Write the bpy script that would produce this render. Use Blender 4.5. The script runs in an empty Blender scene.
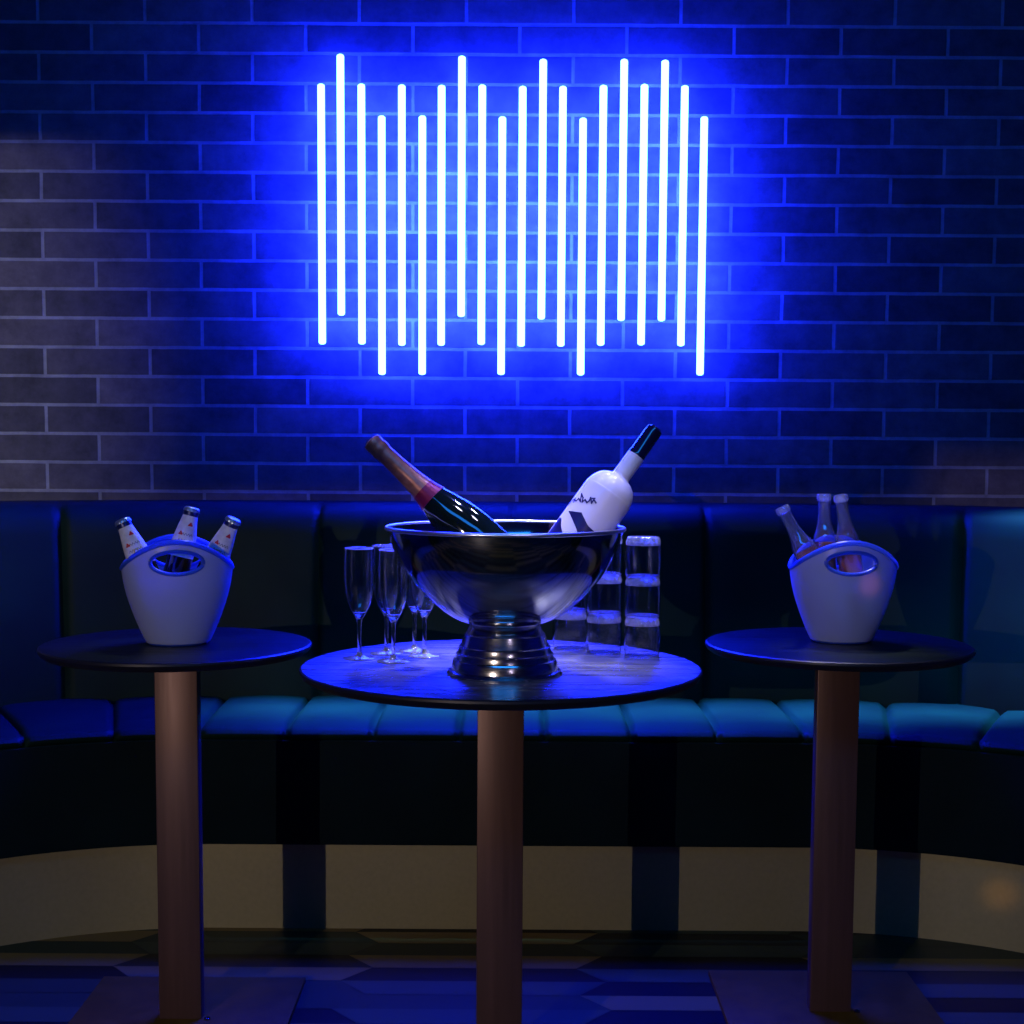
import bpy, bmesh, math, random
from mathutils import Vector, Matrix
random.seed(7)
PI = math.pi
sc = bpy.context.scene
col = sc.collection

# ------------------------------------------------------------------ camera
F = 1470.0; CX = 512.0; CY = 569.5
PITCH = math.radians(5.0); ROLL = math.radians(0.35)
CAM = Vector((0, -.31, 1.18))
cam_d = bpy.data.cameras.new('camera'); cam = bpy.data.objects.new('camera', cam_d); col.objects.link(cam)
cam_d.sensor_width = 36; cam_d.lens = 36 * F / 1024; cam_d.shift_y = (CY - 512) / 1024
cam_d.clip_start = 0.05
CM = Matrix.Rotation(PI / 2 - PITCH, 4, 'X') @ Matrix.Rotation(ROLL, 4, 'Z')
cam.matrix_world = Matrix.Translation(CAM) @ CM
sc.camera = cam

def ray(px, py):
    return (CM.to_3x3() @ Vector((px - CX, -(py - CY), -F)))
def at(px, py, D):
    "the point a photo pixel shows at depth D (used to survey positions)"
    d = ray(px, py); return CAM + d * ((D - CAM.y) / d.y)
def at_z(px, py, z):
    d = ray(px, py); return CAM + d * ((z - CAM.z) / d.z)

# ------------------------------------------------------------------ materials
def mat(name, base=(.5, .5, .5), rough=.5, metal=0., trans=0., ior=1.45, emis=None, estr=0., spec=.5, coat=0., sheen=0., sheen_tint=None, sss=0.):
    m = bpy.data.materials.new(name); m.use_nodes = True
    b = m.node_tree.nodes['Principled BSDF']; I = b.inputs
    I['Base Color'].default_value = (*base, 1); I['Roughness'].default_value = rough; I['Metallic'].default_value = metal
    I['Transmission Weight'].default_value = trans; I['IOR'].default_value = ior
    I['Specular IOR Level'].default_value = spec; I['Coat Weight'].default_value = coat
    I['Sheen Weight'].default_value = sheen
    if sheen_tint: I['Sheen Tint'].default_value = (*sheen_tint, 1)
    if sheen: I['Sheen Roughness'].default_value = .35
    if emis: I['Emission Color'].default_value = (*emis, 1); I['Emission Strength'].default_value = estr
    return m
def nodes(m): return m.node_tree.nodes, m.node_tree.links, m.node_tree.nodes['Principled BSDF']
def noise_color(m, c1, c2, scale=20, bump=0., detail=4, stretch=(1, 1, 1), rr=None):
    N, L, b = nodes(m)
    tc = N.new('ShaderNodeTexCoord'); mp = N.new('ShaderNodeMapping'); mp.inputs['Scale'].default_value = stretch
    n = N.new('ShaderNodeTexNoise'); n.inputs['Scale'].default_value = scale; n.inputs['Detail'].default_value = detail
    r = N.new('ShaderNodeValToRGB'); r.color_ramp.elements[0].color = (*c1, 1); r.color_ramp.elements[1].color = (*c2, 1)
    r.color_ramp.elements[0].position = .3; r.color_ramp.elements[1].position = .7
    L.new(tc.outputs['Object'], mp.inputs['Vector']); L.new(mp.outputs['Vector'], n.inputs['Vector'])
    L.new(n.outputs['Fac'], r.inputs['Fac']); L.new(r.outputs['Color'], b.inputs['Base Color'])
    if rr:
        q = N.new('ShaderNodeMapRange'); q.inputs['To Min'].default_value = rr[0]; q.inputs['To Max'].default_value = rr[1]
        L.new(n.outputs['Fac'], q.inputs['Value']); L.new(q.outputs['Result'], b.inputs['Roughness'])
    if bump:
        bp = N.new('ShaderNodeBump'); bp.inputs['Strength'].default_value = bump; bp.inputs['Distance'].default_value = .002
        L.new(n.outputs['Fac'], bp.inputs['Height']); L.new(bp.outputs['Normal'], b.inputs['Normal'])
    return m

def brick_mat(name, offx, offz):
    m = mat(name, rough=.75, spec=.25); N, L, b = nodes(m)
    tc = N.new('ShaderNodeTexCoord'); sep = N.new('ShaderNodeSeparateXYZ'); cmb = N.new('ShaderNodeCombineXYZ')
    L.new(tc.outputs['Object'], sep.inputs[0]); L.new(sep.outputs['X'], cmb.inputs['X']); L.new(sep.outputs['Z'], cmb.inputs['Y'])
    nz = N.new('ShaderNodeTexNoise'); nz.inputs['Scale'].default_value = 9; nz.inputs['Detail'].default_value = 3
    L.new(cmb.outputs[0], nz.inputs['Vector'])
    wob = N.new('ShaderNodeVectorMath'); wob.operation = 'MULTIPLY_ADD'; wob.inputs[1].default_value = (.003, .003, 0); wob.inputs[2].default_value = (offx, offz, 0)
    L.new(nz.outputs['Color'], wob.inputs[0])
    ad = N.new('ShaderNodeVectorMath'); ad.operation = 'ADD'; L.new(cmb.outputs[0], ad.inputs[0]); L.new(wob.outputs[0], ad.inputs[1])
    br = N.new('ShaderNodeTexBrick'); L.new(ad.outputs[0], br.inputs['Vector'])
    br.offset = .5; br.offset_frequency = 2; br.squash = 1
    br.inputs['Scale'].default_value = 1; br.inputs['Brick Width'].default_value = .2905; br.inputs['Row Height'].default_value = .0793
    br.inputs['Mortar Size'].default_value = .0052; br.inputs['Mortar Smooth'].default_value = .25; br.inputs['Bias'].default_value = -.1
    br.inputs['Color1'].default_value = (.085, .075, .09, 1); br.inputs['Color2'].default_value = (.17, .14, .155, 1)
    br.inputs['Mortar'].default_value = (.31, .30, .33, 1)
    n2 = N.new('ShaderNodeTexNoise'); n2.inputs['Scale'].default_value = 13; n2.inputs['Detail'].default_value = 7; n2.inputs['Roughness'].default_value = .7
    L.new(cmb.outputs[0], n2.inputs['Vector'])
    mr = N.new('ShaderNodeMapRange'); mr.inputs['From Min'].default_value = .3; mr.inputs['From Max'].default_value = .7; mr.inputs['To Min'].default_value = .6; mr.inputs['To Max'].default_value = 1.25
    L.new(n2.outputs['Fac'], mr.inputs['Value'])
    mx = N.new('ShaderNodeVectorMath'); mx.operation = 'SCALE'; L.new(br.outputs['Color'], mx.inputs[0]); L.new(mr.outputs[0], mx.inputs['Scale'])
    L.new(mx.outputs[0], b.inputs['Base Color'])
    inv = N.new('ShaderNodeMath'); inv.operation = 'MULTIPLY_ADD'; inv.inputs[1].default_value = -1.; inv.inputs[2].default_value = 1.
    L.new(br.outputs['Fac'], inv.inputs[0])
    a2 = N.new('ShaderNodeMath'); a2.operation = 'MULTIPLY_ADD'; a2.inputs[1].default_value = .25; L.new(n2.outputs['Fac'], a2.inputs[0]); L.new(inv.outputs[0], a2.inputs[2])
    bp = N.new('ShaderNodeBump'); bp.inputs['Strength'].default_value = .6; bp.inputs['Distance'].default_value = .004
    L.new(a2.outputs[0], bp.inputs['Height']); L.new(bp.outputs['Normal'], b.inputs['Normal'])
    return m

M = {}
M['wall'] = mat('dark_plaster', (.03, .03, .04), .8)
M['ceiling'] = mat('dark_ceiling', (.015, .015, .02), .9)
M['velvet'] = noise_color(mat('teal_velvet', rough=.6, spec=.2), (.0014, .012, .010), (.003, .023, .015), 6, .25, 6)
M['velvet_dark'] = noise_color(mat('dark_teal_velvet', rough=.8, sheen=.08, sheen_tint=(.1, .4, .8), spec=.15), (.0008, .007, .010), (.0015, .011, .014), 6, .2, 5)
M['brass'] = noise_color(mat('brushed_brass', rough=.4, metal=.35), (.31, .285, .145), (.345, .31, .16), 90, .05, 5, (1, 1, 1), (.36, .5))
M['copper'] = noise_color(mat('brushed_copper', rough=.42, metal=.45), (.11, .06, .05), (.135, .072, .06), 90, .08, 5, (1, 1, .05), (.35, .5))
M['copper_plate'] = noise_color(mat('aged_copper_plate', rough=.55, metal=.1, spec=.1), (.12, .055, .006), (.19, .09, .012), 30, .1, 5, (1, 1, 1), (.45, .65))
M['top_shaded'] = noise_color(mat('shaded_stained_wood', rough=.4, spec=.12), (.004, .008, .006), (.010, .016, .011), 14, .06, 6, (.25, 4, 1), (.24, .4))  # side tops: same wood as the middle one, darkened for missing the sign's sheen
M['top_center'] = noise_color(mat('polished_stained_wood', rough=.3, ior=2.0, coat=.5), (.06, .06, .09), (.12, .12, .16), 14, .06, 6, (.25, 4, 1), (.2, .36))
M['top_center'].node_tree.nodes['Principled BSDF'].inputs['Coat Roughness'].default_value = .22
M['edge'] = mat('black_edge', (.01, .01, .014), .4)
M['steel'] = mat('polished_steel', (.42, .44, .50), .10, 1.)
M['steel_brushed'] = noise_color(mat('brushed_steel', rough=.2, metal=1.), (.5, .5, .5), (.7, .7, .7), 60, .05, 3, (1, 1, 6), (.12, .24))
M['rim_highlight'] = mat('highlight_steel_rim', (.9, .9, .95), .3, 1.)  # lighter than the bowl steel, to put the rim's white highlight into the colour
M['glass'] = mat('clear_glass', (1, 1, 1), .025, 0, 1., 1.47)
M['flute_glass'] = mat('crystal_glass', (1, 1, 1), .025, 0, 1., 1.5)
M['glass_glint'] = mat('glint_white_glass', (.95, .96, 1), .06, 0, .76, 1.5, coat=1.)  # whitened glass; bright glints of rims, feet and bases put into the colour
M['bottle_glass'] = mat('pale_bottle_glass', (.92, .95, .98), .05, 0, .95, 1.5, coat=1.)
M['champ'] = mat('dark_green_glass', (.003, .008, .006), .06, spec=.8, coat=1.)
M['foil'] = noise_color(mat('copper_foil', rough=.36, metal=.5), (.33, .13, .09), (.5, .22, .15), 80, .4, 4)
M['foil_red'] = mat('magenta_foil', (.20, .012, .06), .35, .4)
M['amber'] = mat('brown_bottle_glass', (.02, .012, .008), .07, spec=.8)
M['label'] = noise_color(mat('white_paper_label', rough=.5), (.52, .52, .5), (.75, .74, .72), 60)
M['red'] = mat('red_print', (.55, .02, .03), .5)
M['gold'] = mat('gold_print', (.55, .42, .12), .4, .3)
M['grey_print'] = mat('grey_print', (.16, .16, .17), .5)
M['crown'] = mat('blue_silver_crown_cap', (.35, .45, .6), .3, .8)
M['crown_dark'] = mat('dark_blue_band', (.01, .02, .12), .3, .3)
M['frost'] = mat('frosted_white_glass', (.80, .74, .82), .32, coat=.5, spec=.6)
M['frost_label'] = mat('white_neck_band', (.85, .82, .86), .4)
M['vcap'] = mat('navy_cap', (.004, .006, .03), .12, .0, spec=.8, coat=1.)
M['ink'] = mat('navy_ink', (.02, .015, .12), .4)
M['picture'] = mat('navy_picture', (.012, .01, .09), .3)
M['chrome'] = mat('chrome_ring', (.55, .6, .75), .1, 1.)
M['ice'] = mat('ice', (.85, .93, 1), .08, 0, .85, 1.31)
M['seam'] = mat('grout', (.012, .012, .02), .7)
def plastic(name, c, t=.22):
    m = mat(name, c, .33, spec=.4); N, L, b = nodes(m)
    tr = N.new('ShaderNodeBsdfTranslucent'); tr.inputs['Color'].default_value = (.35, .5, .95, 1)
    mx = N.new('ShaderNodeMixShader'); mx.inputs[0].default_value = t
    L.new(b.outputs[0], mx.inputs[1]); L.new(tr.outputs[0], mx.inputs[2]); L.new(mx.outputs[0], N['Material Output'].inputs['Surface'])
    return m
M['bucket'] = plastic('white_acrylic', (.37, .42, .64))
M['bucket_rim'] = plastic('blue_lit_acrylic_edge', (.02, .07, .62), .4)  # blue edge light from the sign painted into the colour
M['liquid'] = mat('amber_rose_liquid', (.9, .16, .06), .1, 0, .3, 1.34)
TUBE_EMIS = (1.02, 3.1, 250.)
M['tube'] = mat('glowing_blue_white_tube', (0, 0, 0), .5, emis=tuple(c / 250 for c in TUBE_EMIS), estr=250.)
M['bracket'] = mat('black_bracket', (.02, .02, .02), .5)
FT = [mat('tile_black', (.006, .007, .005), .5, spec=.12), mat('tile_slate', (.03, .045, .020), .5, spec=.12),
      mat('tile_mauve_grey', (.21, .15, .036), .5, spec=.12), mat('tile_charcoal', (.018, .02, .010), .5, spec=.12), mat('tile_blue_grey', (.05, .07, .030), .5, spec=.12)]

# ------------------------------------------------------------------ object helpers
def link(name, bm, m, parent=None, loc=None, smooth=35):
    bmesh.ops.recalc_face_normals(bm, faces=bm.faces)
    me = bpy.data.meshes.new(name); bm.to_mesh(me); bm.free()
    for mm in (m if isinstance(m, (list, tuple)) else [m]): me.materials.append(mm)
    if smooth:
        for p in me.polygons: p.use_smooth = True
        me.set_sharp_from_angle(angle=math.radians(smooth))
    o = bpy.data.objects.new(name, me); col.objects.link(o)
    if parent: o.parent = parent
    if loc is not None: o.location = loc
    return o
def thing(name, label, cat, loc=(0, 0, 0), rz=0., group=None, mw=None):
    o = bpy.data.objects.new(name, None); col.objects.link(o); o.empty_display_size = .05
    if mw is not None: o.matrix_world = mw
    else: o.location = loc; o.rotation_euler = (0, 0, rz)
    return tag(o, label, cat, group)
def tag(o, label, cat, group=None, kind=None):
    o['label'] = label; o['category'] = cat
    if group: o['group'] = group
    if kind: o['kind'] = kind
    return o
def struct(o): o['kind'] = 'structure'; return o
def dup(root, label, loc=None, rz=None, mw=None):
    r = root.copy(); col.objects.link(r); r['label'] = label
    if mw is not None: r.matrix_world = mw
    else:
        r.location = loc
        if rz is not None: r.rotation_euler = (0, 0, rz)
    for ch in list(root.children):
        c = ch.copy(); col.objects.link(c); c.parent = r
        for g in list(ch.children):
            d = g.copy(); col.objects.link(d); d.parent = c
    return r
def box(bm, x0, x1, y0, y1, z0, z1, bev=0.):
    r = bmesh.ops.create_cube(bm, size=1, matrix=Matrix.Translation(((x0 + x1) / 2, (y0 + y1) / 2, (z0 + z1) / 2)) @ Matrix.Diagonal((x1 - x0, y1 - y0, z1 - z0, 1)))
    if bev:
        es = {e for v in r['verts'] for e in v.link_edges}
        bmesh.ops.bevel(bm, geom=list(es), offset=bev, segments=2, affect='EDGES', profile=.5)
    return bm
def boxbm(*a): return box(bmesh.new(), *a)
def lathe(prof, seg=48, sx=1., sy=1., closed=False, bm=None):
    """prof: list of (r, z); r == 0 makes a pole; closed joins last to first"""
    bm = bm or bmesh.new(); rings = []
    for r, z in prof:
        if r < 1e-6: rings.append([bm.verts.new((0, 0, z))])
        else: rings.append([bm.verts.new((r * math.cos(2 * PI * k / seg) * sx, r * math.sin(2 * PI * k / seg) * sy, z)) for k in range(seg)])
    pairs = list(zip(rings, rings[1:])) + ([(rings[-1], rings[0])] if closed else [])
    for a, b in pairs:
        for k in range(seg):
            k2 = (k + 1) % seg
            if len(a) == 1 and len(b) == 1: continue
            if len(a) == 1: bm.faces.new((a[0], b[k], b[k2]))
            elif len(b) == 1: bm.faces.new((a[k], a[k2], b[0]))
            else: bm.faces.new((a[k], a[k2], b[k2], b[k]))
    return bm
def smooth_prof(pts, n=6):
    "Catmull-Rom through profile points"
    out = []
    P = [pts[0]] + list(pts) + [pts[-1]]
    for i in range(1, len(P) - 2):
        p0, p1, p2, p3 = P[i - 1], P[i], P[i + 1], P[i + 2]
        for k in range(n):
            t = k / n
            out.append(tuple(.5 * ((2 * p1[j]) + (-p0[j] + p2[j]) * t + (2 * p0[j] - 5 * p1[j] + 4 * p2[j] - p3[j]) * t * t + (-p0[j] + 3 * p1[j] - 3 * p2[j] + p3[j]) * t ** 3) for j in (0, 1)))
    out.append(pts[-1]); return [(max(a, 0), b) for a, b in out]
def r_at(prof, z):
    for (r0, z0), (r1, z1) in zip(prof, prof[1:]):
        if min(z0, z1) <= z <= max(z0, z1) and abs(z1 - z0) > 1e-9: return r0 + (r1 - r0) * (z - z0) / (z1 - z0)
    return prof[-1][0]
def shell(outer, th):
    "open-top vessel: outer profile up, inner profile down"
    inner = [(max(r - th, 0.0005), z) for r, z in outer if z > outer[0][1] + th]
    return outer + inner[::-1]
FRONT = -PI / 2
def strip_on(prof, u0, u1, lo, hi, n=24, off=.0006, nz=6, bm=None):
    "patch lying on a lathe surface, u = arc distance around from the front, between curves lo(t), hi(t)"
    bm = bm or bmesh.new(); g = []
    for i in range(n + 1):
        t = i / n; u = u0 + (u1 - u0) * t; rowv = []
        for j in range(nz + 1):
            z = lo(t) + (hi(t) - lo(t)) * j / nz; r = r_at(prof, z) + off; a = FRONT + u / max(r, .01)
            rowv.append(bm.verts.new((r * math.cos(a), r * math.sin(a), z)))
        g.append(rowv)
    for i in range(n):
        for j in range(nz): bm.faces.new((g[i][j], g[i + 1][j], g[i + 1][j + 1], g[i][j + 1]))
    return bm
def stroke_on(prof, pts, w, bm=None, off=.0008):
    bm = bm or bmesh.new()
    def p(u, z):
        r = r_at(prof, z) + off; a = FRONT + u / max(r, .01); return Vector((r * math.cos(a), r * math.sin(a), z))
    for (u0, z0), (u1, z1) in zip(pts, pts[1:]):
        d = Vector((u1 - u0, z1 - z0)); L = d.length or 1e-6; n = Vector((-d.y, d.x)) / L * w / 2; e = d / L * w / 2
        q = [(u0 - e.x + n.x, z0 - e.y + n.y), (u0 - e.x - n.x, z0 - e.y - n.y), (u1 + e.x - n.x, z1 + e.y - n.y), (u1 + e.x + n.x, z1 + e.y + n.y)]
        bm.faces.new([bm.verts.new(p(*k)) for k in q])
    return bm
def tube(pts, r, seg=10, closed=False, bm=None):
    bm = bm or bmesh.new(); n = len(pts); rings = []; pts = [Vector(p) for p in pts]
    for i, p in enumerate(pts):
        a = pts[(i - 1) % n] if (closed or i) else p; b = pts[(i + 1) % n] if (closed or i < n - 1) else p
        t = (b - a).normalized(); ref = Vector((0, 0, 1)) if abs(t.z) < .9 else Vector((1, 0, 0))
        x = t.cross(ref).normalized(); y = t.cross(x).normalized()
        rings.append([bm.verts.new(p + x * math.cos(2 * PI * k / seg) * r + y * math.sin(2 * PI * k / seg) * r) for k in range(seg)])
    for i in range(n if closed else n - 1):
        A, B = rings[i], rings[(i + 1) % n]
        for k in range(seg): bm.faces.new((A[k], A[(k + 1) % seg], B[(k + 1) % seg], B[k]))
    if not closed: bm.faces.new(rings[0]); bm.faces.new(rings[-1])
    return bm
def axis_frame(top, base):
    "matrix with origin at base, +Z towards top, -Y facing the camera"
    z = (top - base).normalized(); to = (CAM - base).normalized(); y = -(to - z * to.dot(z)).normalized(); x = y.cross(z)
    m = Matrix((x, y, z)).transposed().to_4x4(); m.translation = base; return m

# ------------------------------------------------------------------ the room
YW = 3.79            # brick wall
# brick courses: joint at (41,156) vertical, course line at y=141 px
pj = at(41, 141, YW)
bw = .2905; rh = .0793
wall = link('wall_back', boxbm(-3.2, 3.2, YW, YW + .12, 0, 2.9), None or M['wall'], smooth=0); struct(wall)
# texture row 0 starts at v=0; want course line at z=pj.z to fall on an even row boundary with a joint at pj.x
oz = (-pj.z) % (2 * rh); ox = (-pj.x + bw / 2) % bw
M['brick'] = brick_mat('grey_brown_brick', ox, oz + 10 * rh)
wall.data.materials[0] = M['brick']
struct(link('wall_left', boxbm(-3.3, -3.2, -3.2, YW + .12, 0, 2.9), M['wall'], smooth=0))
struct(link('wall_right', boxbm(3.2, 3.3, -3.2, YW + .12, 0, 2.9), M['wall'], smooth=0))
struct(link('wall_front', boxbm(-3.3, 3.3, -3.3, -3.2, 0, 2.9), M['wall'], smooth=0))
struct(link('ceiling', boxbm(-3.3, 3.3, -3.3, YW + .12, 2.9, 3.0), M['ceiling'], smooth=0))
# added unseen slab behind the camera that cuts the wall light's upper edge
struct(link('light_blocker_1', boxbm(-3.2, 3.2, -.75, -.63, 2.144, 2.9), M['ceiling'], smooth=0))

# added unseen stepped slab that cuts off the low front light
bm = boxbm(-1.858, -1.0, -1.94, -1.90, 1.3713, 1.62); box(bm, -3.2, -1.858, -1.94, -1.90, 1.3618, 1.62)
struct(link('light_blocker_2', bm, M['ceiling'], smooth=0))

# floor: long two-tone picket tiles
bm = bmesh.new(); box(bm, -3.3, 3.3, -3.3, YW + .12, -.06, -.002)
PX, TH, TT = .52, .160, .064
for c in range(-7, 8):
    x0 = c * PX + (at_z(345, 968, 0).x + .03)
    off = (c % 2) * TH / 2
    for r in range(-12, 25):
        y = r * TH + off + .02
        if y > YW - .02 or y < -1.9: continue
        x1 = x0 + PX; hw = .0012
        ym = y + TH / 2
        up = random.choice([0, 0, 1, 3, 3]); lo = random.choice([2, 2, 1, 4, 2])
        A = (x0 - TT / 2 + hw, ym); B = (x1 + TT / 2 - hw, ym)
        for pts, mi in (([(x0 + TT / 2, y + hw), (x1 - TT / 2, y + hw), B, A], lo), ([A, B, (x1 - TT / 2, y + TH - hw), (x0 + TT / 2, y + TH - hw)], up)):
            f = bm.faces.new([bm.verts.new((px, py, 0)) for px, py in pts]); f.material_index = mi + 1
fl = link('floor', bm, [M['seam']] + FT, smooth=0); struct(fl)

# ------------------------------------------------------------------ booth bench
YK = 3.165; RK = .92; HS = .70; EXT = .35
yc = YK - RK; SARC = HS + RK * PI / 2; SMAX = SARC + EXT
def booth_pt(s, o):
    sg = 1 if s >= 0 else -1; a = abs(s)
    if a <= HS: return (s, YK + o)
    if a <= SARC:
        ph = (a - HS) / RK; return (sg * (HS + (RK + o) * math.sin(ph)), yc + (RK + o) * math.cos(ph))
    return (sg * (HS + RK + o), yc - (a - SARC))
def sweep(prof, disp=None, step=.01, m=None, name='part', parent=None, seams=None):
    bm = bmesh.new(); n = int(2 * SMAX / step); ss = [-SMAX + 2 * SMAX * i / n for i in range(n + 1)]
    rings = []
    for s in ss:
        ring = []
        for k, (o, z) in enumerate(prof):
            if disp: o, z = disp(s, o, z, k)
            x, y = booth_pt(s, o); ring.append(bm.verts.new((x, y, z)))
        rings.append(ring)
    K = len(prof)
    for a, b in zip(rings, rings[1:]):
        for k in range(K): bm.faces.new((a[k], a[(k + 1) % K], b[(k + 1) % K], b[k]))
    bm.faces.new(rings[0]); bm.faces.new(rings[-1])
    return link(name, bm, m, parent, smooth=50)
booth = thing('booth_bench', 'curved dark teal velvet booth bench with brass plinth against the brick wall', 'bench')
sweep([(.0, 0), (.0, .219), (.5, .219), (.5, 0)], m=M['brass'], name='kick_plate', parent=booth, step=.03)
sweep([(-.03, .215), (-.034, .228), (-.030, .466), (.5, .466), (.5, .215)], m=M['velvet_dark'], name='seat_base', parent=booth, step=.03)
def seam_d(s, off, pitch, w):
    d = abs(((s - off) / pitch + .5) % 1 - .5) * pitch
    return math.exp(-(d / w) ** 2), d / (pitch / 2)
SP = .2055
sprof = [(-.018, .400), (-.026, .408), (-.026, .425), (-.018, .442), (-.004, .452), (.02, .458), (.06, .46), (.12, .461), (.2, .461), (.28, .460), (.34, .458), (.40, .455), (.40, .40)]
sprof = [(o * 1.13 if o > 0 else o, (z + .04) if z > .445 or k_ == 12 else .467 + (z - .400) * .55) for k_, (o, z) in enumerate(sprof)]
def sdisp(s, o, z, k):
    e, u = seam_d(s, .081, SP, .006)
    if k in (0, 12): return o, z
    puff = .007 * (1 - u * 0 - (1 - u) ** 3 * 1.) - .013 * e
    if k <= 4: return o - puff * .9 + (.003 if k < 2 else 0), z + puff * .3
    return o, z + puff
sweep(sprof, sdisp, .006, M['velvet'], 'seat_cushion', booth)
bprof = [(.335, .44), (.340, .55), (.352, .70), (.366, .82), (.374, .89), (.380, .925), (.392, .950), (.412, .966), (.44, .972), (.50, .972), (.575, .972), (.585, .96), (.585, .30), (.335, .30)]
bprof = [(o + .045 if o < .55 else .61, z + .04) for o, z in bprof]
def bdisp(s, o, z, k):
    e, u = seam_d(s, 0, .515, .007)
    if k > 8: return o, z
    puff = .012 * (1 - (1 - u) ** 4) - .014 * e
    if k <= 5: return o - puff, z
    return o - puff * .5, z + puff * .4 - .004
sweep(bprof, bdisp, .006, M['velvet'], 'backrest', booth)

# ------------------------------------------------------------------ light tubes on the wall
TUB = [(320.6,83.7,322.8,344.5),(340,54,341.7,315.7),(360.6,83.7,362.7,344.5),(381.2,115.5,382.5,375),(401.4,84.6,402.3,345.8),(421.6,115.5,422.9,375),(441.4,85,441.4,345.8),(461.6,55.8,461.6,317),(481.8,84.6,481.8,345),(502,116.4,501.5,375),(522.6,86,521.3,346.7),(543.6,59,541,319.6),(563,86,560.8,346.7),(582.7,117.7,581,375.5),(603.8,85,600.4,345.8),(624,59,621.4,321),(644.6,84,641,345.4),(666.1,60,660.5,321.3),(685,85.4,680.7,346.3),(704.3,116.4,700,375.5)]
ORD = ['first', 'second', 'third', 'fourth', 'fifth', 'sixth', 'seventh', 'eighth', 'ninth', 'tenth']
YT = YW - .055; TR = .0100
for i, (a, b, c, d) in enumerate(TUB):
    top = at(a, b, YT); bot = at(c, d, YT); x = (top.x + bot.x) / 2; L = top.z - bot.z
    if i < 10: w = ('leftmost' if i == 0 else ORD[i] + ' from the left')
    else:
        j = 19 - i; w = ('rightmost' if j == 0 else ORD[j] + ' from the right')
    hgt = 'raised highest' if b < 70 else ('hung lowest' if b > 100 else 'at middle height')
    lab = 'vertical glowing blue-white light tube on the brick wall, %s, %s' % (w, hgt)
    t = thing('light_tube', lab, 'light', (x, YT, bot.z), 0, 'vertical light tubes on the brick wall')
    pr = [(0, 0)] + [(TR * math.sin(q * PI / 8), TR * .6 * (1 - math.cos(q * PI / 8))) for q in range(1, 5)] + [(TR * math.cos(q * PI / 8), L - TR * .6 + TR * .6 * math.sin(q * PI / 8)) for q in range(0, 4)] + [(0, L)]
    link('glowing_tube', lathe(pr, 16), M['tube'], t)
    for z in (.12, L - .12):
        link('wall_mount', boxbm(-.004, .004, TR * .8, YW - YT, z - .01, z + .01), M['bracket'], t)

# ------------------------------------------------------------------ tables
ZT = .775
def make_table(name, label, pos, R, topm, pw, rz, plate=.44, pole_off=0.):
    t = thing(name, label, 'table', (pos.x, pos.y, 0), rz)
    pr = [(0, ZT - .018), (R - .012, ZT - .018), (R - .004, ZT - .013), (R, ZT - .006), (R - .001, ZT - .002), (R - .004, ZT), (0, ZT)]
    top = link('table_top', lathe(pr, 128), [topm, M['edge']], t, smooth=30)
    for p in top.data.polygons:
        if p.center.z < ZT - .0008: p.material_index = 1
    bmx = boxbm(-.09, .09, -.09, .09, ZT - .026, ZT - .018, .002)
    link('mounting_plate', bmx, M['edge'], t)
    link('pole', boxbm(-pw / 2, pw / 2, -pw * .2, pw * .2, .012, ZT - .026, .0018), M['copper'], t)
    h = plate / 2
    bp = boxbm(-h, h, -h, h, 0, .012, .002)
    link('base_plate', bp, M['copper_plate'], t)
    s = bmesh.new()
    for sx in (-1, 1): lathe([(0, .0122), (.006, .0122), (.006, .0155), (.003, .0165), (0, .0165)], 12, bm=s)
    bmesh.ops.translate(s, verts=s.verts, vec=(pw / 2 + .012, -pw * .2, 0))
    link('bolt', s, M['steel'], t)
    return t
pc = at_z(501, 665.5, ZT); pl = at_z(177, 643.5, ZT); pr_ = at_z(838, 643.5, ZT)
sC = F / (pc.y - CAM.y)
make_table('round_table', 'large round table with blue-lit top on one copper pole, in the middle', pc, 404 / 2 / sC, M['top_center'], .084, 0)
make_table('round_table', 'small dark round table on copper pole, left, under the bucket of labelled bottles', pl, 270 / 2 / (F / (pl.y - CAM.y)), M['top_shaded'], .085, 0)
make_table('round_table', 'small dark round table on copper pole, right, under the bucket of clear bottles', pr_, 266 / 2 / (F / (pr_.y - CAM.y)), M['top_shaded'], .085, 0)

# ------------------------------------------------------------------ champagne bowl
pb = at_z(504.5, 673.5, ZT); sb = F / pb.y
foot = [(.0, .0), (.1005, .0), (.1010, .003), (.0985, .007), (.0930, .009), (.0915, .022), (.0895, .026), (.0865, .0275), (.0850, .034), (.0850, .037), (.0820, .039), (.0800, .046), (.0800, .049), (.0765, .051), (.0735, .060), (.0710, .070), (.0685, .072), (.0660, .076), (.0630, .084), (.0590, .088), (.0600, .092), (.0640, .099), (.0655, .104), (.0, .104)]
bo = smooth_prof([(.02, .088), (.045, .0885), (.072, .092), (.098, .104), (.124, .124), (.150, .150), (.172, .178), (.188, .206), (.199, .232), (.2045, .254)], 5)
t = thing('punch_bowl', 'large polished steel pedestal bowl holding two bottles on the middle table', 'bowl', (pb.x, pb.y, ZT))
BT = .0022
prof = [(0, .088)] + bo + [(r - BT, z + .0005) for r, z in bo[::-1]] + [(0, .0905)]
link('bowl', lathe(prof, 128), M['steel'], t, smooth=60)
ring = [(.2045 + .0036 * math.cos(a * PI / 6) + .001, .2545 + .0036 * math.sin(a * PI / 6)) for a in range(12)]
link('rolled_rim', lathe(ring, 128, closed=True), M['rim_highlight'], t, smooth=60)
link('pedestal', lathe(foot, 96), M['steel_brushed'], t, smooth=25)
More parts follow.
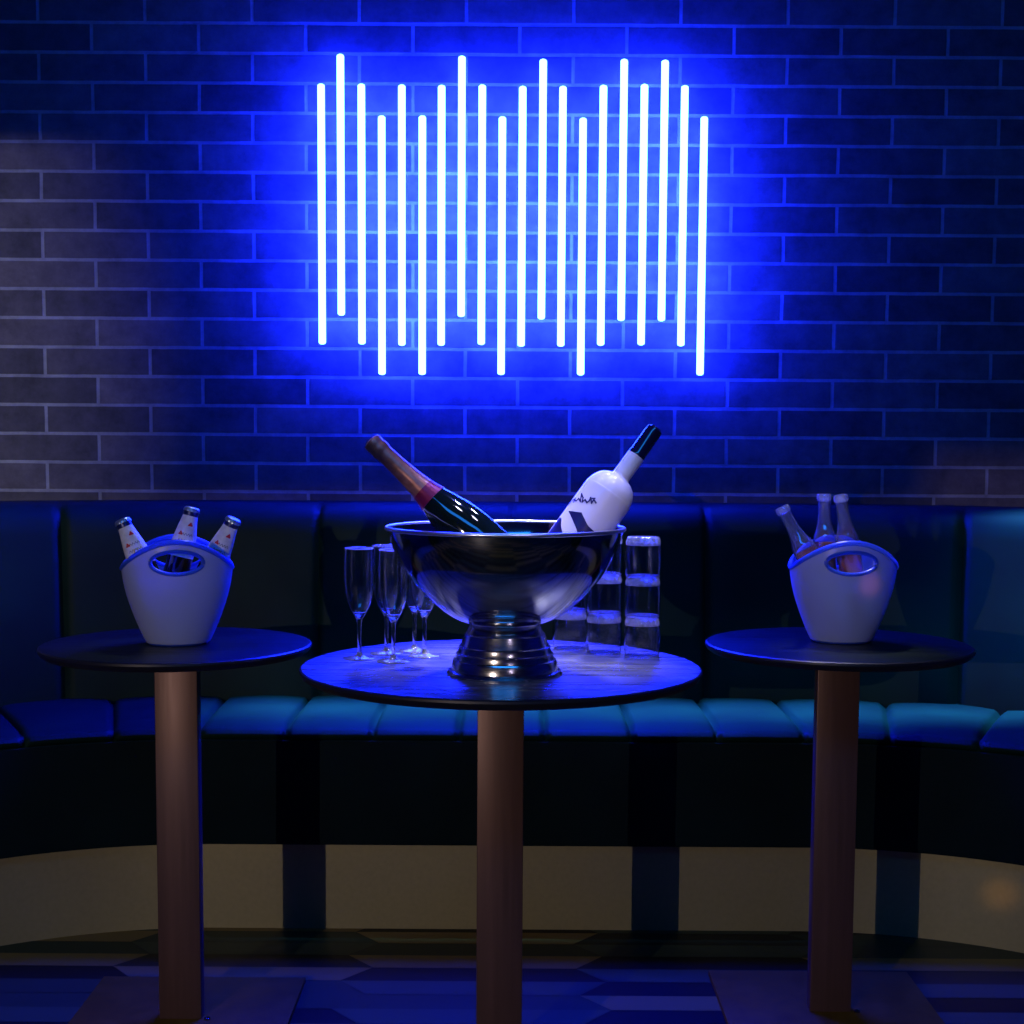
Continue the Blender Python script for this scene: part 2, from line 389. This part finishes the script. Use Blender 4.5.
def ice_heap(name, label, loc, R, z, n, size, seed):
    rnd = random.Random(seed); bm = bmesh.new()
    for _ in range(n):
        rr = R * math.sqrt(rnd.random()); a = rnd.random() * 2 * PI
        s = size * rnd.uniform(.7, 1.15)
        mtx = Matrix.Translation((rr * math.cos(a), rr * math.sin(a), z + rnd.uniform(-1, 1) * size)) @ Matrix.Rotation(rnd.random() * 3, 4, Vector((rnd.random(), rnd.random(), rnd.random())).normalized()) @ Matrix.Diagonal((s, s * .9, s * .8, 1))
        r = bmesh.ops.create_cube(bm, size=1, matrix=mtx)
        bmesh.ops.bevel(bm, geom=list({e for v in r['verts'] for e in v.link_edges}), offset=s * .16, segments=2, affect='EDGES')
    o = link(name, bm, M['ice'], None, loc, smooth=40)
    return tag(o, label, 'ice', kind='stuff')
ice_heap('ice', 'heap of ice inside the steel pedestal bowl', (pb.x, pb.y, ZT + .126), .04, 0, 9, .016, 3)

# champagne bottle
def bottle_frame(px0, py0, px1, py1, D, length, dD=0.):
    top = at(px0, py0, D); q = at(px1, py1, D + dD); return axis_frame(top, top + (q - top).normalized() * length)
mw = bottle_frame(371, 441, 371 + 134, 441 + 125, pb.y - .005, .315, -.03)
cp = smooth_prof([(.040, 0), (.0435, .004), (.0445, .012), (.0445, .065), (.0435, .090), (.0395, .118), (.033, .145), (.0265, .168), (.0215, .188), (.0185, .210), (.0165, .235), (.0152, .265), (.0148, .283)], 5)
t = thing('champagne_bottle', 'dark green champagne bottle with copper foil neck leaning left in the steel bowl', 'bottle', mw=mw)
link('glass_body', lathe([(0, .003), (.03, 0)] + cp + [(0, .284)], 48), M['champ'], t, smooth=60)
fo = [(r + .0008, z) for r, z in cp if z >= .188] + [(.0158, .286), (.0172, .289), (.0172, .296), (.0160, .300), (.0168, .304), (.0172, .309), (.0160, .314), (.0110, .3165), (0, .317)]
link('foil', lathe([(.0, .186)] + fo, 48), M['foil'], t, smooth=40)
co = [(r + .0012, z) for r, z in cp if .168 <= z <= .193]
link('neck_collar', lathe([(co[0][0] - .002, co[0][1])] + co + [(co[-1][0] - .002, co[-1][1])], 48), M['foil_red'], t)

# frosted vodka bottle
vb = at(656, 428, pb.y + .02); mw = bottle_frame(656, 428, 656 - 36.4, 428 + 50.4, pb.y + .03, .300, -.012)
vp = smooth_prof([(.040, 0), (.0445, .004), (.0455, .012), (.0455, .08), (.0455, .148), (.0445, .160), (.041, .172), (.034, .183), (.0255, .1895), (.0185, .193), (.0162, .197), (.0162, .21), (.0162, .240)], 5)
t = thing('vodka_bottle', 'frosted white spirit bottle with long neck and navy cap leaning right in the steel bowl', 'bottle', mw=mw)
link('glass_body', lathe([(0, .003), (.03, 0)] + vp + [(0, .240)], 64), M['frost'], t, smooth=60)
link('neck_band', strip_on(vp, -.018, .010, lambda t: .200, lambda t: .236, 24, .0006), M['frost_label'], t)
link('cap', lathe([(0, .2402), (.0160, .2402), (.0160, .244), (.0152, .246), (.0150, .29), (.0140, .297), (.0105, .300), (0, .300)], 48), M['vcap'], t, smooth=40)
MI = mw.inverted()
def vz(zx, zy):
    px, py = 530 + zx / 6.827, 410 + zy / 6.827; o = MI @ CAM; d = MI.to_3x3() @ ray(px, py); k = -o.y / d.y
    for _ in range(4):
        q = o + d * k; r = r_at(vp, q.z); x = max(-.97 * r, min(.97 * r, q.x)); k = (-math.sqrt(r * r - x * x) - o.y) / d.y
    q = o + d * k; r = r_at(vp, q.z); return (r * math.asin(max(-.97, min(.97, q.x / r))), q.z)
b = bmesh.new()
for pts in ([(258, 645), (280, 622), (300, 610), (316, 622), (332, 604), (344, 626), (352, 572), (362, 600), (356, 628), (376, 612), (388, 632), (404, 620), (414, 598), (420, 636), (436, 612), (450, 634)], [(298, 630), (310, 604)], [(426, 604), (442, 604)]):
    stroke_on(vp, [vz(*p) for p in pts], .0026, b)
link('script_mark', b, M['ink'], t)
def px_patch(L, Rr, n=10):
    b = bmesh.new(); g = []
    def ev(P, t):
        t *= len(P) - 1; i = min(int(t), len(P) - 2); f = t - i; return (P[i][0] * (1 - f) + P[i + 1][0] * f, P[i][1] * (1 - f) + P[i + 1][1] * f)
    for i in range(n + 1):
        a, c = ev(L, i / n), ev(Rr, i / n); row_ = []
        for j in range(n + 1):
            u, z = vz(a[0] + (c[0] - a[0]) * j / n, a[1] + (c[1] - a[1]) * j / n); r = r_at(vp, z) + .0006; th = FRONT + u / r
            row_.append(b.verts.new((r * math.cos(th), r * math.sin(th), z)))
        g.append(row_)
    for i in range(n):
        for j in range(n): b.faces.new((g[i][j], g[i][j + 1], g[i + 1][j + 1], g[i + 1][j]))
    return b
link('picture_mark', px_patch([(262, 688), (290, 750), (318, 815), (330, 870)], [(352, 700), (368, 735), (395, 790), (450, 840)]), M['picture'], t)
link('picture_mark', px_patch([(198, 730), (160, 780), (120, 850)], [(214, 740), (212, 790), (225, 860)]), M['picture'], t)

# ------------------------------------------------------------------ champagne flutes
def make_flute(label, loc):
    t = thing('champagne_flute', label, 'glass', loc, 0, 'champagne flutes on the middle table')
    link('foot', lathe([(0, 0), (.030, 0), (.0315, .001), (.0300, .0022), (.018, .0036), (.008, .0065), (.0045, .011), (.004, .013), (0, .013)], 40), M['glass_glint'], t, smooth=60)
    link('stem', lathe([(0, .013), (.004, .013), (.0036, .025), (.0036, .05), (.0042, .066), (.0058, .074), (0, .074)], 24), M['flute_glass'], t, smooth=60)
    o = smooth_prof([(.0055, .074), (.0115, .083), (.0190, .098), (.0250, .118), (.0282, .142), (.0288, .170), (.0275, .205)], 5)
    inn = [(max(r - .0013, .001), z) for r, z in o if z > .084]
    link('bowl', lathe([(0, .074)] + o + inn[::-1] + [(0, .083)], 40), M['flute_glass'], t, smooth=60)
    link('rim', lathe([(.0275 - .0006 + .0011 * math.cos(a * PI / 4), .2055 + .0011 * math.sin(a * PI / 4)) for a in range(8)], 40, closed=True), M['glass_glint'], t, smooth=60)
    return t
FL = [(359.5, 658.5, 'leftmost champagne flute on the middle table, standing apart at the table edge'),
      (393.5, 661.5, 'front champagne flute on the middle table, nearest to the camera, second from the left'),
      (386.5, 653.5, 'champagne flute mostly hidden behind the front flute'),
      (424.5, 656, 'rightmost champagne flute, partly hidden by the left side of the steel bowl'),
      (414.5, 651, 'champagne flute farthest back, just left of the one beside the steel bowl')]
f0 = None
for px, py, lab in FL:
    p = at_z(px, py, ZT)
    if f0 is None: f0 = make_flute(lab, p); lastp = p
    else: dup(f0, lab, p)

# ------------------------------------------------------------------ stacked tumblers (upside down)
GH = .0758
def tumbler_meshes():
    # local z 0 = rim on what it stands on, base at the top
    o = smooth_prof([(.0325, 0), (.0338, .012), (.0343, .03), (.0343, .045), (.0335, .0595)], 4)
    inn = [(r - .0018, z) for r, z in o]
    w = lathe(o + inn[::-1], 48, closed=True)
    b = bmesh.new(); seg = 112; rings = []
    for r, z, f in ((.0325, .0596, .2), (.0335, .0625, .8), (.0332, .0655, 1), (.0318, .0705, 1), (.0300, .0742, .5), (.0280, GH, 0), (.012, GH, 0)):
        rings.append([b.verts.new(((r - .0014 * f * (1 - abs(math.cos(7 * 2 * PI * k / seg)))) * math.cos(2 * PI * k / seg), (r - .0014 * f * (1 - abs(math.cos(7 * 2 * PI * k / seg)))) * math.sin(2 * PI * k / seg), z)) for k in range(seg)])
    for p, q in zip(rings, rings[1:]):
        for k in range(seg): b.faces.new((p[k], p[(k + 1) % seg], q[(k + 1) % seg], q[k]))
    b.faces.new(rings[0][::-1]); b.faces.new(rings[-1])
    rm = lathe([(.0316 + .0013 * math.cos(a * PI / 4), .0013 + .0013 * math.sin(a * PI / 4)) for a in range(8)], 48, closed=True)
    return w, b, rm
def make_tumbler(label, loc, grp):
    t = thing('tumbler', label, 'glass', loc, 0, grp); w, b, rm = tumbler_meshes()
    link('wall', w, M['glass'], t, smooth=60); link('base', b, M['glass_glint'], t, smooth=40); link('rim', rm, M['glass_glint'], t, smooth=60)
    return t
g0 = None
for px, py, where in ((642, 656, 'rightmost stack'), (604, 652.5, 'middle stack'), (570, 648.5, 'stack just behind the steel bowl')):
    p = at_z(px, py, ZT)
    for k, lv in enumerate(('bottom', 'middle', 'top')):
        lab = 'clear upturned tumbler, %s of the %s on the middle table' % (lv, where)
        q = (p.x + random.uniform(-.0008, .0008), p.y, ZT + k * GH)
        if g0 is None: g0 = make_tumbler(lab, q, 'stacked clear tumblers')
        else: dup(g0, lab, q)
# ------------------------------------------------------------------ ice buckets
BPROF = smooth_prof([(.0600, .0), (.0665, .012), (.0755, .032), (.0865, .060), (.0965, .090), (.1035, .118), (.1075, .145), (.1085, .165), (.1075, .185), (.105, .210)], 6)
DR = .86
def bucket_top(a): return .150 + .056 * abs(math.sin(a)) ** 1.7
def make_bucket(label, loc, rz):
    t = thing('ice_bucket', label, 'bucket', loc, rz, 'white ice buckets')
    seg = 120; nz = 40; th = .005; bm = bmesh.new(); O = []; Iw = []
    for k in range(seg):
        a = 2 * PI * k / seg; zt = bucket_top(a); oc = []; ic = []
        for j in range(nz + 1):
            z = .004 + (zt - .004) * j / nz; r = r_at(BPROF, z)
            oc.append(bm.verts.new((r * math.cos(a), r * DR * math.sin(a), z)))
            zi = .010 + (zt - .010) * j / nz; r = r_at(BPROF, zi) - th
            ic.append(bm.verts.new((r * math.cos(a), r * DR * math.sin(a), zi)))
        O.append(oc); Iw.append(ic)
    for k in range(seg):
        k2 = (k + 1) % seg
        for j in range(nz):
            bm.faces.new((O[k][j], O[k2][j], O[k2][j + 1], O[k][j + 1])); bm.faces.new((Iw[k][j], Iw[k][j + 1], Iw[k2][j + 1], Iw[k2][j]))
        bm.faces.new((O[k][nz], O[k2][nz], Iw[k2][nz], Iw[k][nz]))
    bm.faces.new([O[k][0] for k in range(seg)][::-1]); bm.faces.new([Iw[k][0] for k in range(seg)])
    body = link('body', bm, M['bucket'], t, smooth=50)
    # cut the two oval hand holes
    HZ = .167; HA = .050; HB = .0225
    cb = bmesh.new(); pts = 48
    f = [cb.verts.new((HA * math.cos(2 * PI * i / pts), -.2, HZ + HB * math.sin(2 * PI * i / pts))) for i in range(pts)]
    g = [cb.verts.new((v.co.x, .2, v.co.z)) for v in f]
    cb.faces.new(f); cb.faces.new(g[::-1])
    for i in range(pts): cb.faces.new((f[i], g[i], g[(i + 1) % pts], f[(i + 1) % pts]))
    cut = link('cutter', cb, M['bucket'], None, smooth=0)
    cut.matrix_world = Matrix.Translation(loc) @ Matrix.Rotation(rz, 4, 'Z')
    md = body.modifiers.new('b', 'BOOLEAN'); md.object = cut; md.operation = 'DIFFERENCE'; md.solver = 'EXACT'
    bpy.context.view_layer.update()
    dg = bpy.context.evaluated_depsgraph_get(); me = bpy.data.meshes.new_from_object(body.evaluated_get(dg))
    body.modifiers.clear(); body.data = me; bpy.data.objects.remove(cut)
    def surf(x, z, s):
        r = r_at(BPROF, z) - th / 2; return Vector((x, s * DR * math.sqrt(max(r * r - x * x, 0)), z))
    for s in (-1, 1):
        link('handle_ring', tube([surf(HA * math.cos(2 * PI * i / 48), HZ + HB * math.sin(2 * PI * i / 48), s) for i in range(48)], .0042, 8, True), M['bucket_rim'], t)
    rim = []
    for k in range(160):
        a = 2 * PI * k / 160; z = bucket_top(a); r = r_at(BPROF, z) - th / 2; rim.append((r * math.cos(a), r * DR * math.sin(a), z + .001))
    link('rim', tube(rim, .0058, 10, True), M['bucket_rim'], t)
    link('base_ring', lathe([(0, 0), (.057, 0), (.059, .002), (.059, .006), (0, .006)], 64, 1, DR), M['bucket_rim'], t)
    return t
bl = at_z(178.5, 643, ZT); br_ = at_z(841, 641, ZT)
make_bucket('white ice bucket with oval handle holes holding three labelled bottles, on the left table', bl, math.radians(12))
make_bucket('white ice bucket with oval handle holes holding three clear bottles, on the right table', br_, math.radians(-1))
ice_heap('ice', 'ice among the labelled bottles in the left white bucket', (bl.x, bl.y, ZT + .028), .018, 0, 5, .010, 5)
ice_heap('ice', 'ice among the clear bottles in the right white bucket', (br_.x, br_.y, ZT + .028), .018, 0, 5, .010, 6)

# labelled beer bottles
bp_ = smooth_prof([(.0225, .020), (.0250, .024), (.0255, .030), (.0255, .115), (.0253, .130), (.0247, .148), (.0225, .166), (.0195, .184), (.0160, .202), (.0138, .216), (.0134, .222)], 5)
def make_beer(label, mw):
    t = thing('beer_bottle', label, 'bottle', group='labelled bottles in the left bucket', mw=mw)
    link('glass_body', lathe([(0, .023), (.02, .020)] + bp_ + [(0, .223)], 40), M['amber'], t, smooth=60)
    nl = [(r + .0007, z) for r, z in bp_ if .128 <= z <= .2145]
    lb = link('neck_label', lathe(nl, 40), M['label'], t)
    b = bmesh.new()
    for u, z in ((.005, .196), (-.011, .176)): stroke_on(bp_, [(u - .003, z - .001), (u, z + .0035), (u + .003, z - .001), (u - .003, z - .001)], .003, b, .0013)
    link('red_mark', b, M['red'], lb)
    b = bmesh.new()
    for zz in (.176, .163, .152):
        pts = [(-.014 + .0028 * i, zz + (.0022 if i % 2 else -.0022)) for i in range(11)]; stroke_on(bp_, pts, .0011, b, .0012)
    link('script_mark', b, M['grey_print'], lb)
    b = bmesh.new(); stroke_on(bp_, [(-.004, .158), (.004, .158), (.004, .164), (-.004, .164), (-.004, .158)], .0022, b, .0014); link('gold_mark', b, M['gold'], lb)
    link('cap_band', lathe([(.0136, .2145), (.0150, .2145), (.0150, .2235), (.0136, .2235)], 40, closed=True), M['crown_dark'], t)
    # crown cap with fluted skirt
    c = bmesh.new(); seg = 63; rings = []
    for (r, z, fl_) in ((.0162, .2225, 1), (.0160, .2265, .6), (.0148, .2295, 0), (.0125, .2312, 0), (.006, .2318, 0)):
        rings.append([c.verts.new(((r + .0006 * fl_ * math.cos(21 * 2 * PI * k / seg)) * math.cos(2 * PI * k / seg), (r + .0006 * fl_ * math.cos(21 * 2 * PI * k / seg)) * math.sin(2 * PI * k / seg), z)) for k in range(seg)])
    for a, b2 in zip(rings, rings[1:]):
        for k in range(seg): c.faces.new((a[k], a[(k + 1) % seg], b2[(k + 1) % seg], b2[k]))
    c.faces.new(rings[-1]); c.faces.new(rings[0][::-1])
    link('crown_cap', c, M['crown'], t)
    return t
def fr(cen, top, base, length):
    T = Vector((cen.x + top[0], cen.y + top[1], ZT + top[2])); B = Vector((cen.x + base[0], cen.y + base[1], ZT + base[2]))
    return axis_frame(T, T + (B - T).normalized() * length)
def off(px, py, cen, dy):
    p = at(px, py, cen.y + dy); return (p.x - cen.x, dy, p.z - ZT)
b0 = make_beer('white-labelled bottle leaning to the left in the left white bucket', fr(bl, off(121.5, 519, bl, -.015), (-.005, -.032, .034), .232))
dup(b0, 'white-labelled bottle standing nearly upright at the back of the left white bucket', mw=fr(bl, off(192.5, 507, bl, .045), (-.036, .023, .03), .232))
dup(b0, 'white-labelled bottle leaning to the right in the left white bucket', mw=fr(bl, off(234.5, 518, bl, .0), (.010, .010, .036), .232))

# clear bottles with amber drink
kp = smooth_prof([(.0215, .020), (.0240, .024), (.0245, .030), (.0245, .120), (.0240, .135), (.0225, .152), (.0175, .168), (.0140, .184), (.0125, .200), (.0120, .224)], 5) + [(.0124, .2255)]
def make_clear(label, mw):
    t = thing('clear_bottle', label, 'bottle', group='clear bottles in the right bucket', mw=mw)
    inner = [(r - .0022 if z < .224 else .0099, max(z, .025)) for r, z in kp if z > .021]
    link('glass_body', lathe([(0, .020)] + kp + [(.0100, .2255)] + inner[::-1] + [(0, .025)], 40), M['bottle_glass'], t, smooth=60)
    link('lip', lathe([(.0124, .2258), (.0150, .2272), (.0156, .231), (.0150, .236), (.0137, .2402), (.0118, .2404), (.0105, .238), (.0100, .2258)], 40, closed=True), M['glass_glint'], t, smooth=60)
    lq = [(r - .0026, max(z, .0255)) for r, z in kp if .021 < z < .145]
    link('drink', lathe([(0, .0255)] + lq + [(0, lq[-1][1])], 40), M['liquid'], t, smooth=60)
    return t
c0 = make_clear('clear bottle of amber drink leaning left in the right white bucket', fr(br_, off(781.5, 507, br_, -.008), (.003, -.032, .034), .24))
dup(c0, 'left one of the two upright clear bottle necks in the right white bucket', mw=fr(br_, off(824, 494, br_, .04), (-.027, .026, .06), .240))
dup(c0, 'right one of the two upright clear bottle necks in the right white bucket', mw=fr(br_, off(840.5, 495, br_, .0), (.034, .006, .06), .240))

# ------------------------------------------------------------------ lights
def aim(o, loc, tgt):
    o.location = loc; d = Vector(tgt) - Vector(loc); o.rotation_euler = d.to_track_quat('-Z', 'Y').to_euler()
def spot(name, loc, tgt, e, color, angle, blend=.3, rad=.02):
    l = bpy.data.lights.new(name, 'SPOT'); l.energy = e; l.color = color; l.spot_size = math.radians(angle); l.spot_blend = blend; l.shadow_soft_size = rad
    o = bpy.data.objects.new(name, l); col.objects.link(o); aim(o, loc, tgt); return o
def area(name, loc, tgt, e, color, sx, sy):
    l = bpy.data.lights.new(name, 'AREA'); l.shape = 'RECTANGLE'; l.size = sx; l.size_y = sy; l.energy = e; l.color = color
    o = bpy.data.objects.new(name, l); col.objects.link(o); aim(o, loc, tgt); return o
# A: grazes under the added slab onto the left part of the brick wall
spot('wall_spot', (-1.9, -2.4, 2.20), (-2.15, 3.6, 1.40), 560, (.76, .76, 1.), 24, .8, .012)
# B: warm low front light, cut off by the added stepped slab in front of it
spot('front_spot', (-2.1, -2.4, 1.39), (.15, 3.0, .55), 180, (1., .80, .72), 50, .4, .005)
# E: soft violet-white front light on the things on the middle table
spot('bottle_spot', (.9, -1.2, 1.9), (.05, 2.3, 1.03), 34, (.80, .66, 1.), 10, .8, .05)
# C: blue spots over the middle table, and small white ones that glint in the glass
for k, (x, y, e) in enumerate(((-.30, 2.2, 110), (.45, 2.3, 130))):
    spot('table_spot', (x, y, 2.75), (0, 2.36, .775), e, (.20, .24, 1.), 20, .5, .04)
for k, (x, y, e) in enumerate(((-.75, 1.7, 25), (.25, 1.5, 20), (.8, 1.7, 25), (-.45, 3.1, 260), (.30, 3.2, 330), (.9, 2.8, 140))):
    spot('glint_spot', (x, y, 2.7), (0, 2.36, .80), e, (.72, .70, 1.), 15, .5, .10)
spot('glint_spot', (.55, 3.3, 2.75), (.66, 2.6, .98), 200, (.8, .8, 1.), 9, .6, .08)
spot('glint_spot', (-.35, 3.3, 2.75), (-.66, 2.6, .98), 90, (.6, .7, 1.), 9, .6, .08)
# D: cool wash over the bench
a = area('bench_wash', (.40, 3.34, 2.8), (.40, 3.35, .46), 15, (.06, .36, 1.), 2.2, .06); a.data.spread = math.radians(11)
# faint blue room fill from the ceiling
area('room_fill', (0, .1, 2.8), (0, 3.5, .75), 26, (.015, .24, .95), 2.5, .6)
spot('amber_reflection_spot', (1.0, .3, .7), at(998, 893, 3.07), 70, (1., .45, .05), 2.0, 1., .02)  # added narrow beam imitating a lamp's orange reflection on the kick plate
spot('coral_reflection_spot', (.8, .3, 1.3), at(888, 580, 2.48), 60, (1., .25, .2), 1.5, 1., .01)  # added pinpoint beam standing in for a red light's reflection on the bucket
w = bpy.data.worlds.new('world'); sc.world = w; w.use_nodes = True
w.node_tree.nodes['Background'].inputs[0].default_value = (.02, .08, .5, 1); w.node_tree.nodes['Background'].inputs[1].default_value = .05

sc.view_settings.view_transform = 'Standard'; sc.view_settings.look = 'None'; sc.view_settings.exposure = 0; sc.view_settings.gamma = 1
cy = sc.cycles
cy.max_bounces = 10; cy.transmission_bounces = 10; cy.glossy_bounces = 5; cy.diffuse_bounces = 3
cy.caustics_reflective = True; cy.caustics_refractive = True; cy.blur_glossy = .5
cy.sample_clamp_indirect = 6.0
cy.use_denoising = True
